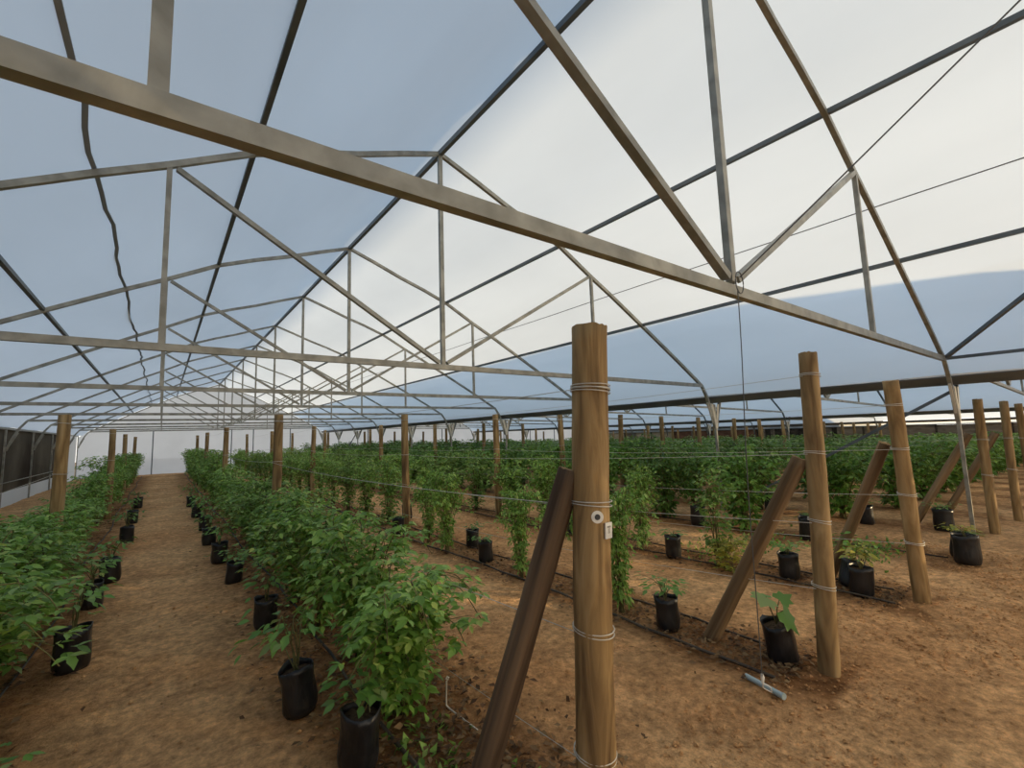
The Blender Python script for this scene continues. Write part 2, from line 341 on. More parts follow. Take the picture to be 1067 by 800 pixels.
# purlins and ridge, one long bar each
def bar_y(name, x, z, w, h, mat, lab, cat, group=None, y0=None, y1=None, slope=0.0):
    y0 = YF if y0 is None else y0; y1 = YE if y1 is None else y1
    o = empty(name, (x, y0, z)) if False else MB().beam((0, 0, 0), (0, y1 - y0, 0), w, h).build(name, mat, loc=(x, y0, z))
    return tag(o, lab, cat, group)
for k in range(3):
    cx = RIDGE + SPAN * k; dz = DZ[k]; sp = SPN[k]
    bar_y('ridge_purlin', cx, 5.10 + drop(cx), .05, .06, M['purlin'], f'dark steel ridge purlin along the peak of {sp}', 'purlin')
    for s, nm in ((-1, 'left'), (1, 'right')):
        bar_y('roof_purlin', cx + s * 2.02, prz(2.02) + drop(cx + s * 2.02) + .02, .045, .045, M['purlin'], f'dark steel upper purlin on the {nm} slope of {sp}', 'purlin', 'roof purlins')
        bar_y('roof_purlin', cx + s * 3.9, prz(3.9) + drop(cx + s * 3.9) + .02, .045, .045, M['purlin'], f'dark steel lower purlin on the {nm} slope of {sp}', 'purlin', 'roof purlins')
    pts = [(0, (y - YF), .004 * math.sin(y * 1.7)) for y in np.linspace(YF, YE, 40)]
    tag(MB().tube(pts, .006, 5).build('film_wire', M['cable'], loc=(cx + 3.15, YF, prz(3.15) + drop(cx + 3.15) + .035)), f'thin film support wire on the right slope of {sp}', 'wire')
rng = random.Random(5); pts = []
for y in np.linspace(YF, YE, 110): pts.append((.022 * math.sin(y * 2.3) + .015 * rng.uniform(-1, 1), y - YF, .0))
tag(MB().sweep(pts, [(-.017, -.005), (.017, -.005), (.017, .005), (-.017, .005)]).build('film_seam_strap', M['strap'], loc=(RIDGE - 3.12, YF, prz(3.12) + .035)), 'wavy dark strap lying on the film of the left roof slope', 'strap')

# gutters
for g in range(0, 4):
    x = RIDGE - HALF + SPAN * g; dz = drop(RIDGE - HALF + SPAN * g)
    if g == 0:
        bar_y('eave_rail', x, 2.20, .05, .06, M['steel'], 'steel eave rail along the top of the left netting wall', 'rail'); continue
    prof = [(-.13, .11), (-.06, 0), (.06, 0), (.13, .11), (.12, .12), (.055, .012), (-.055, .012), (-.12, .12)]
    o = MB().sweep([(0, 0, 0), (0, YE - YF, 0)], prof).build('roof_gutter', M['gutter'], loc=(x, YF, 2.075 + dz))
    tag(o, ['', 'long steel gutter between the left and middle spans', 'long steel gutter between the middle and far right spans', 'long steel gutter along the far right wall'][g], 'gutter', 'roof gutters')
for nm, z, s in (('netting_rail', .70, .022),):
    bar_y(nm, XL + .03, z, s, s, M['steel'], 'thin pipe rail low across the left netting wall', 'rail', y1=YN)

# columns
def column(x, y, dz, g, i):
    z0 = gz(x) - .05; t = empty('steel_column', (x, y, z0))
    where = ['left netting wall', 'first gutter line', 'second gutter line', 'far right wall'][g]
    n = i - 2
    pos = f'{ORD[n]} from the camera' if n >= 0 else ('just behind the camera' if n == -1 else 'at the front wall')
    tag(t, f'thin galvanised column on the {where}, {pos}', 'column', f'steel columns of the {where}')
    top = (2.05 if g else 2.17) + dz - z0
    MB().beam((0, 0, 0), (0, 0, top), .042, .042).build('column_pipe', M['steel'], t)
    zb = 1.62 + dz - z0
    for s in ((-1, 1) if g not in (0, 3) else ((1,) if g == 0 else (-1,))):
        MB().beam((s * .02, 0, zb - .04), (s * .24, 0, zb + .46), .035, .03, up=(0, 1, 0)).build('eave_strut', M['bracket'] if g == 1 else M['steel'], t)
    if g in (1, 2):
        mb = MB(); mb.v += [(-.03, -.027, zb - .05), (.03, -.027, zb - .05), (.14, -.027, zb + .43), (-.14, -.027, zb + .43), (-.03, -.023, zb - .05), (.03, -.023, zb - .05), (.14, -.023, zb + .43), (-.14, -.023, zb + .43),
                            (0, -.027, zb + .12), (.075, -.027, zb + .43), (-.075, -.027, zb + .43), (0, -.023, zb + .12), (.075, -.023, zb + .43), (-.075, -.023, zb + .43)]
        mb.f += [(0, 1, 8), (1, 2, 9, 8), (0, 8, 10, 3), (4, 11, 5), (5, 11, 12, 6), (4, 7, 13, 11), (1, 5, 6, 2), (0, 3, 7, 4), (8, 9, 12, 11), (8, 11, 13, 10)]
        mb.build('gusset_plate', M['bracket'], t)
for g in range(4):
    x = RIDGE - HALF + SPAN * g; dz = drop(RIDGE - HALF + SPAN * g)
    for i, y in enumerate(TY): column(x, y, dz, g, i)

XG = RIDGE + HALF
def brace(a, b, lab):
    a = Vector(a); b = Vector(b)
    tag(MB().beam((0, 0, 0), b - a, .04, .04).build('bay_brace', M['purlin'], loc=a), lab, 'brace', 'diagonal steel bay braces')
brace((XG - .03, Y1 + .03, 1.98), (XG - .03, Y1 + BAY - .05, .02), 'diagonal steel brace from the nearest gutter column down to the next')
brace((XG - .03, TY[-3] + .03, 1.98), (XG - .03, TY[-2] - .05, .02), 'diagonal steel brace between gutter columns close to the back wall')

brace((XG - .40, Y1 - .03, 2.43), (RIDGE + 1.75, TY[1] + .03, 4.40), 'dark diagonal brace rising to the right from the nearest truss end')
brace((XG - .40, Y1 - .03, 2.41), (XG - .40, TY[1] + .03, 2.41), 'level dark eave bar running right from the nearest truss end')

# end wall posts, rails and door frame
for k in range(3):
    cx = RIDGE + SPAN * k
    for j, dx in enumerate((-3.0, .74, 1.9, 4.0) if k == 0 else (-3, 0, 3)):
        x = cx + dx; h = 2.38 + drop(x) - gz(x)
        tag(MB().beam((0, 0, 0), (0, 0, h), .05, .05).build('end_wall_post', M['purlin'], loc=(x, YE - .06, gz(x))), f'dark steel back wall post, {ORD[j]} from the left in {SPN[k]}', 'post', 'end wall posts')
tag(MB().beam((0, 0, 0), (2.3, 0, 0), .03, .03).build('door_rail', M['steel'], loc=(1.0, YE - .1, 1.15)), 'thin horizontal rail across the back wall right of the path', 'rail')

# ---------------------------------------------------------------- far right wall: weathered boards, rails, curtain
def far_wall():
    rg = random.Random(11); x = XR3 + .15
    cols = [noise_mat('grey boards', (.15, .12, .09), (.26, .22, .17), (2, 2, 6), 5, .9), noise_mat('red brown boards', (.12, .06, .04), (.21, .11, .07), (2, 2, 6), 5, .9),
            noise_mat('cream boards', (.34, .28, .19), (.50, .42, .30), (2, 2, 6), 4, .9), noise_mat('dark boards', (.03, .025, .02), (.08, .065, .05), (2, 2, 6), 4, .9)]
    z0 = gz(x) - .05
    y = YF; i = 0
    t = empty('board_wall', (x, YF, z0)); tag(t, 'long weathered wall of mixed grey, brown and cream boards at the far right', 'wall')
    while y < YE - .1:
        if y > 20: c = cols[rg.choice((2, 2, 3, 2, 0))]; w = rg.uniform(1.0, 1.9)
        elif y > 15: c = cols[1]; w = rg.uniform(1.4, 2.0)
        elif y > 9.5: c = cols[rg.choice((3, 0, 3, 0))]; w = rg.uniform(.25, .7)
        else: c = cols[0]; w = rg.uniform(1.2, 1.7)
        w = min(w, YE - y)
        MB().box((0, y - YF, 0), (.04, y - YF + w - .03, 1.92 + .02 * rg.random())).build('board_panel', c, t)
        MB().box((-.08, y - YF + w - .06, 0), (0, y - YF + w + .02, 1.98)).build('fence_post', cols[3] if i % 2 else cols[0], t)
        y += w; i += 1
    MB().box((-.11, 0, 1.93), (-.05, YE - YF, 1.98)).build('top_rail', M['purlin'], t)
far_wall()
# plastic curtain between the boards and the gutter
xw = XR3 + .02
mb = MB(); zb, zt = 1.36, 2.10 + drop(XR3)
for i, y in enumerate(np.linspace(YF, YE, 60)): mb.v.append((xw + .02 * math.sin(i * 1.3), y, zb)); mb.v.append((xw, y, zt))
for i in range(59): mb.f.append((2 * i, 2 * i + 2, 2 * i + 3, 2 * i + 1))
tag(mb.build('wall_right', M['wallfilm'], smooth=True), kind='structure')

# an added dark screen outside, unseen, put there to shade the far curtain
tag(MB().box((0, 0, 0), (.05, 26, 3.3)).build('added_shade_screen', M['net'], loc=(XR3 + 1.6, 8.3, gz(XR3) - .05)), 'tall dark screen added unseen outside the far board wall to shade its curtain', 'screen')

# ---------------------------------------------------------------- timber posts
def pole_mesh(seed, h, r, r2, mat, endmat, n=18, segs=14, bury=.12, rough=0.0):
    rg = random.Random(seed); mb = MB(); ph = rg.uniform(0, 6); rings = []
    for i in range(segs + 1):
        t = i / segs; z = -bury + (h + bury) * t; rr = r + (r2 - r) * t
        ox = .006 * math.sin(z * 2.1 + ph); oy = .006 * math.cos(z * 1.7 + ph)
        rr *= 1 + .035 * math.sin(z * 9 + ph * 2) * rg.random()
        rings.append(len(mb.v))
        for j in range(n):
            a = 2 * math.pi * j / n; q = rr * (1 + .018 * math.sin(3 * a + ph) + .012 * rg.uniform(-1, 1) + rough * (math.sin(5 * a + ph * 3 + z * 1.3) * .5 + (math.sin(11 * a + ph + .8 * math.sin(z * 4)) > .55) * -.8))
            mb.v.append((ox + q * math.cos(a), oy + q * math.sin(a), z + (rg.uniform(-.004, .004) if i == segs else 0)))
    for i in range(segs):
        for j in range(n): a = rings[i]; b = rings[i + 1]; mb.f.append((a + j, a + (j + 1) % n, b + (j + 1) % n, b + j))
    mb.f.append(tuple(rings[0] + j for j in range(n))[::-1])
    body = len(mb.f); top = rings[-1]; c = len(mb.v); mb.v.append((mb.v[top][0] - r2, mb.v[top][1], h + .004))
    for j in range(n): mb.f.append((top + j, top + (j + 1) % n, c))
    me = mb.mesh('pole', mat, True); me.materials.append(endmat)
    for p in list(me.polygons)[body:]: p.material_index = 1; p.use_smooth = False
    return me
def ring_mesh(r, tr=.0022, turns=2):
    mb = MB()
    for q in range(turns):
        pts = [(r * math.cos(a), r * math.sin(a), q * .016 + .006 * math.sin(a + q)) for a in np.linspace(0, 2 * math.pi, 25)]
        mb.tube(pts, tr, 5, cap=False)
    return mb.mesh('wire_tie', M['wire'], True)
POSTS = [pole_mesh(s, 2.0, .068, .060, M['post'], M['post_end'], n=12, segs=8) for s in range(5)]
TIE = ring_mesh(.069, .003, 1)
ROWX = [-.92, 1.35, 3.4, 5.42, 7.3, 9.25, 11.1, 13.0, 15.0, 17.0, 19.0, 21.0, 23.0, 25.0, 27.0, 29.0, 31.0]
ROWN = ['row left of the path', 'first row right of the path'] + [f'{ORD[i]} row right of the path' for i in range(1, 16)]
PY = [7.6, 13.8, 20.0, 26.2]
rg = random.Random(21)
for ri, x in enumerate(ROWX):
    for pi, y in enumerate(PY):
        p = empty('trellis_post', (x + rg.uniform(-.04, .04), y + rg.uniform(-.06, .06), gz(x)), (rg.uniform(-.012, .012), rg.uniform(-.012, .012), rg.uniform(0, 6)))
        tag(p, f'round timber post, {ORD[pi + 1] if ri else ORD[pi]} from the front in the {ROWN[ri]}', 'post', 'timber trellis posts')
        link('pole', POSTS[(ri * 3 + pi) % 5], p)
        if ri < 6:
            for z in (1.9, 1.3): link('wire_tie', TIE, p, (0, 0, z))

def lean_rot(base, top):
    return Vector((0, 0, 1)).rotation_difference(Vector(top) - Vector(base)).to_euler()
# front posts measured one by one: base, top
FRONT = [((1.507, 1.479, 0), (1.62, 1.479, 2.10), .083, .086, 1), ((3.496, 1.275, 0), (3.70, 1.275, 2.11), .064, .058, 2), ((5.453, 1.179, 0), (5.30, 1.19, 1.97), .064, .060, 3),
         ((9.267, 1.133, -.006), (9.41, 1.133, 1.88), .058, .055, 5), ((10.896, 1.04, -.04), (11.06, 1.04, 1.87), .056, .054, 6), ((12.7, 1.0, -.08), (12.55, 1.0, 1.85), .056, .054, 7)]
TIEZ = {1: (1.27, .73, .235, 1.80, 1.785), 2: (1.95, 1.40, .94, .52), 3: (1.75, 1.35, .94, .51), 5: (1.3, .8), 6: (1.3, .8), 7: (1.3,)}
FL = {1: 'thick foreground timber post with round washer and white tag', 2: 'timber post behind the hanging pipe, with white tag on its side', 3: 'leaning timber post right of the hanging pipe, third along the front',
      5: 'timber post just right of the steel column', 6: 'second timber post right of the steel column', 7: 'third timber post right of the steel column, at the photo edge'}
for i, (b, tp, r1, r2, ri) in enumerate(FRONT):
    h = (Vector(tp) - Vector(b)).length
    p = empty('trellis_post', b, lean_rot(b, tp)); tag(p, FL[ri], 'post', 'timber trellis posts')
    link('pole', pole_mesh(50 + i, h, r1, r2, M['post'], M['post_end'], 28, 26), p)
    for z in TIEZ[ri]: link('wire_tie', ring_mesh(r1 + (r2 - r1) * z / h + .0065, .0028 if ri < 3 else .003, 2), p, (0, 0, z), (.05 if z < 1 else -.04, .05, 0))
    if ri == 1: fgpost = p
    if ri in (2, 3):   # small tags on the right-hand side
        a = -.25 if ri == 2 else -.35; zz = 1.33 if ri == 2 else 1.25; rr = r1 + (r2 - r1) * zz / h
        c = Vector((math.cos(a), math.sin(a), 0)); s = Vector((-math.sin(a), math.cos(a), 0))
        q0 = c * (rr + .006) + Vector((0, 0, zz))
        mb = MB().beam(q0 - Vector((0, 0, .035)), q0 + Vector((0, 0, .035)), .05, .008, up=tuple(c)); mb.build('tag_card', M['white'], p)
        MB().beam(q0 + Vector((0, 0, .05)), q0 + Vector((0, 0, .09)), .022, .02, up=tuple(c)).build('clip', M['white'], p)
# washer and tag of the foreground post
fgpost_r = .084
def on_post(ang, z, off): return Vector((math.cos(ang) * (fgpost_r + off), math.sin(ang) * (fgpost_r + off), z))
A = math.radians(-121)
c = on_post(A, 1.225, .0); nrm = Vector((math.cos(A), math.sin(A), 0))
mb = MB(); mb.tube([c - nrm * .004, c + nrm * .005], .027, 20); mb.build('washer', M['white'], fgpost)
mb = MB(); mb.tube([c + nrm * .005, c + nrm * .009], [.013, .011], 12); mb.build('screw', M['dark'], fgpost)
A2 = math.radians(-82); c2 = on_post(A2, 1.165, .003); n2 = Vector((math.cos(A2), math.sin(A2), 0)); s2 = Vector((-n2.y, n2.x, 0))
MB().beam(c2 - Vector((0, 0, .034)), c2 + Vector((0, 0, .034)), .050, .006, up=tuple(n2)).build('tag_card', M['white'], fgpost)
lines = MB()
for (dz_, w_) in ((.016, .026),): lines.beam(c2 + n2 * .0035 + Vector((0, 0, dz_ - .004)) , c2 + n2 * .0035 + Vector((0, 0, dz_ + .004)), w_, .001, up=tuple(n2))
for q in range(3): lines.beam(c2 + n2 * .0035 + s2 * (.006 * (q - 1)) + Vector((0, 0, -.012)), c2 + n2 * .0035 + s2 * (.006 * (q - 1)) + Vector((0, 0, .010)), .0015, .001, up=tuple(n2))
lines.build('tag_print', noise_mat('faded tag print', (.30, .28, .24), (.4, .38, .33)), fgpost)

# slanted timber braces
def strut(b, tp, r, mat, lab, seed):
    h = (Vector(tp) - Vector(b)).length
    o = link('timber_brace', pole_mesh(seed, h, r, r * .93, mat, M['post_end'], 40, 24, .06, .07), None, b, lean_rot(b, tp)); tag(o, lab, 'brace', 'slanted timber braces')
strut((1.14, 1.86, 0), (1.535, 1.56, 1.42), .062, M['brace_wood'], 'dark split timber brace leaning on the thick foreground post', 71)
strut((3.39, 2.02, 0), (3.62, 1.37, 1.36), .056, M['brace_light'], 'slanted timber brace behind the post with the hanging pipe', 72)
strut((5.60, 1.95, 0), (5.42, 1.31, 1.40), .052, M['brace_light'], 'slanted timber brace leaning on the third front post', 73)
strut((9.11, 1.98, 0), (9.36, 1.27, 1.38), .056, M['brace_light'], 'slanted timber brace on the post right of the steel column', 74)
strut((10.8, 1.9, -.04), (11.02, 1.17, 1.35), .056, M['brace_light'], 'slanted timber brace on the second post right of the steel column', 75)

# ---------------------------------------------------------------- trellis wires
def wire_path(a, b, sag, n=12):
    a = Vector(a); b = Vector(b); r = []
    for i in range(n + 1):
        t = i / n; p = a.lerp(b, t); p.z -= sag * 4 * t * (1 - t); r.append(p)
    return r
FP = {ri: (Vector(b), Vector(tp)) for b, tp, r1, r2, ri in FRONT}
def on_front(ri, z):
    b, tp = FP[ri]; return b + (tp - b) * (z / (tp - b).length)
HN = {1.9: 'top', 1.3: 'upper', .8: 'middle', .3: 'low'}
FZ = {1: {1.9: 1.80, 1.3: 1.27, .8: .73, .3: .235}, 2: {1.9: 1.95, 1.3: 1.40, .8: .94, .3: .52}, 3: {1.9: 1.75, 1.3: 1.35, .8: .94, .3: .51}}
for ri, x in enumerate(ROWX[:12]):
    lv = (1.9, 1.3, .8, .3) if 0 < ri < 4 else (1.3,)
    for z in lv:
        pts = []
        ys = PY + [YE - .3]
        if ri in FP: start = on_front(ri, FZ.get(ri, {}).get(z, z)) + Vector((-.07 if ri < 4 else 0, 0.02, 0))
        elif ri == 0: start = Vector((x, -4.0, z))
        else: start = Vector((x, 1.4, z + gz(x)))
        cur = start
        for y in ys:
            nx = Vector((x - .068, y, z + gz(x))); seg = wire_path(cur, nx, .05 if z > 1 else .07, 10); pts += seg if not pts else seg[1:]; cur = nx
        o = pts[0].copy(); tag(MB().tube([q - o for q in pts], .0020 if ri < 4 else .0014, 4).build('trellis_wire', M['wire'], loc=o), f'{HN[z]} trellis wire along the {ROWN[ri]}', 'wire', 'trellis wires')

# ---------------------------------------------------------------- hanging cable, string and pipe
o = Vector((2.66, Y1 - .03, 2.47)); e = Vector((2.98, TY[1], 4.95))
tag(MB().tube([(0, 0, 0), e - o], .004, 6).build('roof_cable', M['cable'], loc=o), 'taut dark cable rising from the nearest truss chord to the ridge overhead', 'cable')
h0 = Vector((2.60, Y1 - .04, 2.375))
hang = empty('hanging_wire', h0); tag(hang, 'long thin wire hanging from the nearest truss chord down to a pipe', 'wire')
end = Vector((2.72, 1.33, .17)); q = []
for i in range(25):
    t = i / 24; p = h0.lerp(end, t); p.x += .012 * math.sin(t * 9) * (1 - t) - .02 * math.sin(t * math.pi); q.append(p - h0)
MB().tube(q, .003, 5).build('wire_strand', M['cable'], hang)
loop = [Vector((.0 + .045 * math.cos(a), 0, .055 + .065 * math.sin(a))) + Vector((.03, 0, 0)) for a in np.linspace(0, 2 * math.pi, 22)]
MB().tube(loop, .0035, 5).build('chord_loop', M['cable'], hang)
kn = end - h0
MB().tube([kn + Vector((0, 0, .05)), kn + Vector((.004, 0, .03)), kn], [.006, .011, .007], 8).build('knot', M['white'], hang)
pc = Vector((2.90, 1.37, .045)); st = empty('string_loop', end); tag(st, 'pale string loop knotted between the hanging wire and the grey pipe', 'string')
pd = (Vector((3.04, 1.56, .03)) - Vector((2.90, 1.25, .03))).normalized()
for s in (-1, 1):
    a = Vector((0, 0, 0)); b = pc - end; m_ = a.lerp(b, .5) + Vector((.018 * s, -.012 * s, 0))
    MB().tube([a, a.lerp(m_, .6) + Vector((.006 * s, 0, 0)), m_, m_.lerp(b, .6), b], .0028, 5).build('string_strand', M['white'], st)
pb = MB(); PA = Vector((3.012, 1.575, .022)); PB = Vector((2.935, 1.318, .030))
o_ = tag(pb.tube([Vector((0, 0, 0)), (PB - PA) * .55, PB - PA], [.0165, .0165, .0165], 16).build('grey_pipe', M['bluepipe'], loc=PA, smooth=False), 'short grey blue pipe lying on the dirt below the hanging wire', 'pipe')
MB().tube([(PB - PA) * .965, (PB - PA) * 1.004], .0185, 16).build('pipe_collar', M['bluepipe'], o_)

# irrigation hoses
def hose(x, y0, y1, lab, seed, r=.009):
    rg = random.Random(seed); pts = []; n = int((y1 - y0) / .25)
    for i in range(n + 1):
        y = y0 + (y1 - y0) * i / n; pts.append(Vector((.03 * math.sin(y * 1.1 + seed) + .012 * rg.uniform(-1, 1), y - y0, .022 + .008 * rg.uniform(-1, 1))))
    tag(MB().tube(pts, r, 6).build('drip_hose', M['hose'], loc=(x, y0, gz(x)), smooth=True), lab, 'hose', 'black drip hoses on the dirt')
hose(-.75, .5, 31, 'black drip hose on the dirt along the row left of the path', 1)
hose(1.06, 1.7, 31, 'black drip hose on the dirt along the first row right of the path', 2, .011)
hose(3.16, 1.45, 31, 'nearer black drip hose along the second row right of the path', 3, .011)
hose(3.57, 1.5, 31, 'farther black drip hose along the second row right of the path', 4)
hose(5.12, 1.3, 31, 'nearer black drip hose along the third row right of the path', 5)
hose(5.5, 1.4, 31, 'farther black drip hose along the third row right of the path', 6)
hose(7.25, 1.3, 31, 'black drip hose on the dirt along the fourth row right of the path', 7)
# bent peg of the irrigation line
pe = Vector((1.39, 2.54, 0)); b2 = Vector((1.42, 2.16, .02))
tag(MB().tube(pt(pe, [pe + Vector((0, 0, .17)), pe + Vector((.01, 0, .185)), pe + Vector((.02, 0, .175)), pe + Vector((.012, 0, .165)), pe + Vector((.004, 0, .16)), pe + Vector((0, 0, .03)), pe + Vector((.01, -.03, .015)), b2]), .005, 6).build('wire_peg', M['wire'], loc=pe), 'bent pale wire peg in the dirt beside the dark split brace', 'peg')

# ---------------------------------------------------------------- plants
LOD0_V = np.array([(0, 0, 0), (-.20, .22, .05), (0, .24, -.02), (.20, .22, .05), (-.27, .52, .03), (0, .56, -.04), (.27, .52, .03), (-.13, .80, -.03), (0, .82, -.08), (.13, .80, -.03), (0, 1.05, -.14)], float)
LOD0_F = [(0, 2, 1), (0, 3, 2), (1, 2, 5, 4), (2, 3, 6, 5), (4, 5, 8, 7), (5, 6, 9, 8), (7, 8, 10), (8, 9, 10)]
LOD1_V = np.array([(0, 0, 0), (-.27, .45, .05), (0, .5, -.03), (.27, .45, .05), (0, 1.0, -.10)], float)
LOD1_F = [(0, 2, 1), (0, 3, 2), (1, 2, 4), (2, 3, 4)]
def rotmat(d, roll):
    d = d / np.linalg.norm(d); up = np.array([0, 0, 1.0]); s = np.cross(d, up)
    if np.linalg.norm(s) < 1e-3: s = np.array([1.0, 0, 0])
    s /= np.linalg.norm(s); u = np.cross(s, d); c, q = math.cos(roll), math.sin(roll)
    s2 = c * s + q * u; u2 = -q * s + c * u
    return np.stack([s2, d, u2], 1)
class Foliage:
    def __init__(s, lod): s.V, s.F = (LOD0_V, LOD0_F) if lod == 0 else (LOD1_V, LOD1_F); s.vs = []; s.fs = []; s.n = 0
    def leaflet(s, p, d, size, roll):
        v = (s.V * size) @ rotmat(d, roll).T + p; s.vs.append(v); s.fs += [tuple(i + s.n for i in f) for f in s.F]; s.n += len(v)
    def mesh(s, mat):
        me = bpy.data.meshes.new('foliage'); me.from_pydata(np.concatenate(s.vs).tolist(), [], s.fs); me.materials.append(mat)
        me.polygons.foreach_set('use_smooth', [True] * len(me.polygons)); return me
def make_plant(seed, h, wx, wy, canes, per, size, lod, mat, droop=.5, trif=True, lowcut=.05, stemr=.006):
    rg = random.Random(seed); fo = Foliage(lod); st = MB()
    for c in range(canes):
        a = rg.uniform(0, 2 * math.pi); rr = math.sqrt(rg.random())
        tx, ty = math.cos(a) * rr * wx, math.sin(a) * rr * wy; H = h * rg.uniform(.55, 1.0)
        p = np.array([rg.uniform(-.05, .05), rg.uniform(-.06, .06), -.02]); path = [p.copy()]; n = 12; hook = rg.random() < droop
        for i in range(1, n + 1):
            t = i / n
            z = H * math.sin(min(t * 1.15, 1.0 if not hook else 1.6) * math.pi / 2) if not hook else H * math.sin(t * 2.25) / 1.0
            q = np.array([tx * t ** 1.3 + .03 * math.sin(7 * t + c), ty * t ** 1.3 + .03 * math.cos(6 * t + c), max(z, .06)])
            path.append(q)
        st.tube([Vector(x) for x in path], [stemr * (1 - .6 * i / n) for i in range(n + 1)], 5)
        for i in range(per):
            t = lowcut + (1 - lowcut) * (i + rg.random()) / per; f = t * n; k = min(int(f), n - 1); p = path[k] * (1 - f + k) + path[k + 1] * (f - k)
            az = rg.uniform(0, 2 * math.pi); pl = size * rg.uniform(.8, 2.2)
            d = np.array([math.cos(az), math.sin(az), rg.uniform(-.25, .6)]); q = p + d * pl
            if q[2] < .03: q[2] = .03 + .05 * rg.random()
            sz = size * rg.uniform(.65, 1.25)
            ld = np.array([math.cos(az), math.sin(az), rg.uniform(-.7, .1)])
            fo.leaflet(q, ld, sz, rg.uniform(-.6, .6))
            if trif:
                for s in (-1, 1):
                    b = az + s * rg.uniform(.9, 1.3); fo.leaflet(q - d * .15 * size, np.array([math.cos(b), math.sin(b), rg.uniform(-.6, .1)]), sz * .85, rg.uniform(-.6, .6))
    return fo.mesh(mat), st.mesh('stem', M['stem'], True)
# variants
NEAR = [make_plant(100 + i, 1.0, .52, .60, 24, 36, .066, 0, M['leaf'], .62) for i in range(5)]
TALL = [make_plant(120 + i, 1.0, .36, .60, 18, 30, .075, 1, M['leaf'], .45) for i in range(4)]
FARP = [make_plant(140 + i, 1.0, .55, .95, 24, 28, .10, 1, M['leafd'], .45) for i in range(4)]
SLIM = [make_plant(160 + i, 1.0, .20, .24, 8, 34, .062, 0, M['leaf'], .35) for i in range(3)]
YEL = make_plant(180, 1.0, .22, .22, 8, 22, .060, 0, M['leafy'], .5)
SEED = [make_plant(190 + i, 1.0, .80, .80, 8, 7, .24, 0, M['leafb'], .7, trif=False, lowcut=.3, stemr=.014) for i in range(4)]

LOOK = {'near': ('bushy', 'foliage'), 'slim': ('slender', 'foliage')}
def plant(kind, mesh, x, y, h, label, group, w=1.0, rz=None, extra=None):
    g = gz(x); p = empty(kind, (x, y, g), (0, 0, rg.uniform(-.4, .4) + (math.pi if rg.random() < .5 else 0) if rz is None else rz)); tag(p, label, 'plant', group)
    s = (w, w, h)
    link('foliage', mesh[0], p, (0, 0, 0), None, s); link('stems', mesh[1], p, (0, 0, 0), None, s)
    return p
cnt = 0
rowplants = {}
def add(ri, x, y, h, kindmesh, w=1.0, look='bushy green vine', xl=None):
    rowplants.setdefault(ri, []).append((y, x, h, kindmesh, w, look))
# row 0
y = 3.55; i = 0
while y < 31:
    h = .98 if y < 5.5 else (.86 if y < 11 else (1.0 if y < 15 else 1.25))
    add(0, (-.98 if y < 6 else -1.12) + rg.uniform(-.08, .08), y, h * rg.uniform(.88, 1.1), NEAR[i % 5] if y < 9 else TALL[i % 4], 1.15 if y < 6 else 1.0); y += .72 if y < 6 else (.85 if y < 9 else 1.05); i += 1
# row 1
y = 2.70; i = 0
while y < 31:
    h = 1.0 if y < 11 else (1.1 if y < 14 else 1.3)
    add(1, 1.25 + rg.uniform(-.10, .10), y, h * rg.uniform(.84, 1.12), NEAR[(i + 2) % 5] if y < 9 else TALL[i % 4], 1.0); y += .80 if y < 9 else 1.05; i += 1
# row 2 sparse in front
for (x, y, h, w) in ((3.30, 2.80, 1.08, 1.1), (3.35, 3.25, 1.05, .9), (3.25, 4.16, 1.0, 1.0), (3.2, 5.75, 1.15, 1.25), (3.3, 6.5, 1.1, 1.1)):
    add(2, x, y, h, NEAR[int(y * 7) % 5], w * .52, 'narrow green vine')
y = 8.3
while y < 31: add(2, 3.4, y, (1.2 if y > 11 else 1.15) * rg.uniform(.93, 1.06), TALL[int(y) % 4], .9); y += 1.15
# row 3
for (x, y, h, w) in ((5.15, 2.9, 1.15, 1.0), (5.2, 4.0, 1.1, 1.0), (5.25, 5.0, 1.15, 1.2), (5.3, 6.1, 1.2, 1.3)):
    add(3, x, y, h, NEAR[int(y * 5) % 5] if y > 3.5 else SLIM[1], w * (.55 if y > 3.5 else 1), 'narrow green vine')
y = 7.2
while y < 31: add(3, 5.4, y, 1.22 * rg.uniform(.93, 1.06), TALL[int(y * 3) % 4], .95); y += 1.2
for ri in range(4, len(ROWX)):
    x = ROWX[ri]; y = {4: 3.6, 5: 2.9}.get(ri, 2.6); st = 1.45 if ri < 7 else 2.1
    while y < 31:
        add(ri, x + rg.uniform(-.1, .1), y, 1.30 * rg.uniform(.92, 1.08), FARP[rg.randrange(4)], 1.0 if ri < 7 else 1.25, 'dense green vine'); y += st * rg.uniform(.93, 1.07)
for ri, lst in rowplants.items():
    lst.sort(key=lambda t: t[0])
    for j, (y, x, h, km, w, look) in enumerate(lst):
        plant('vine_plant', km, x, y, h, f'{look}, {ORD[j]} from the front in the {ROWN[ri]}', f'vines of the {ROWN[ri]}', w)
        cnt += 1
print('vines', cnt)
plant('yellow_shrub', YEL, 5.05, 2.72, .42, 'small yellow leaved shrub below the vines, left of the slanted brace', None, 1.0)

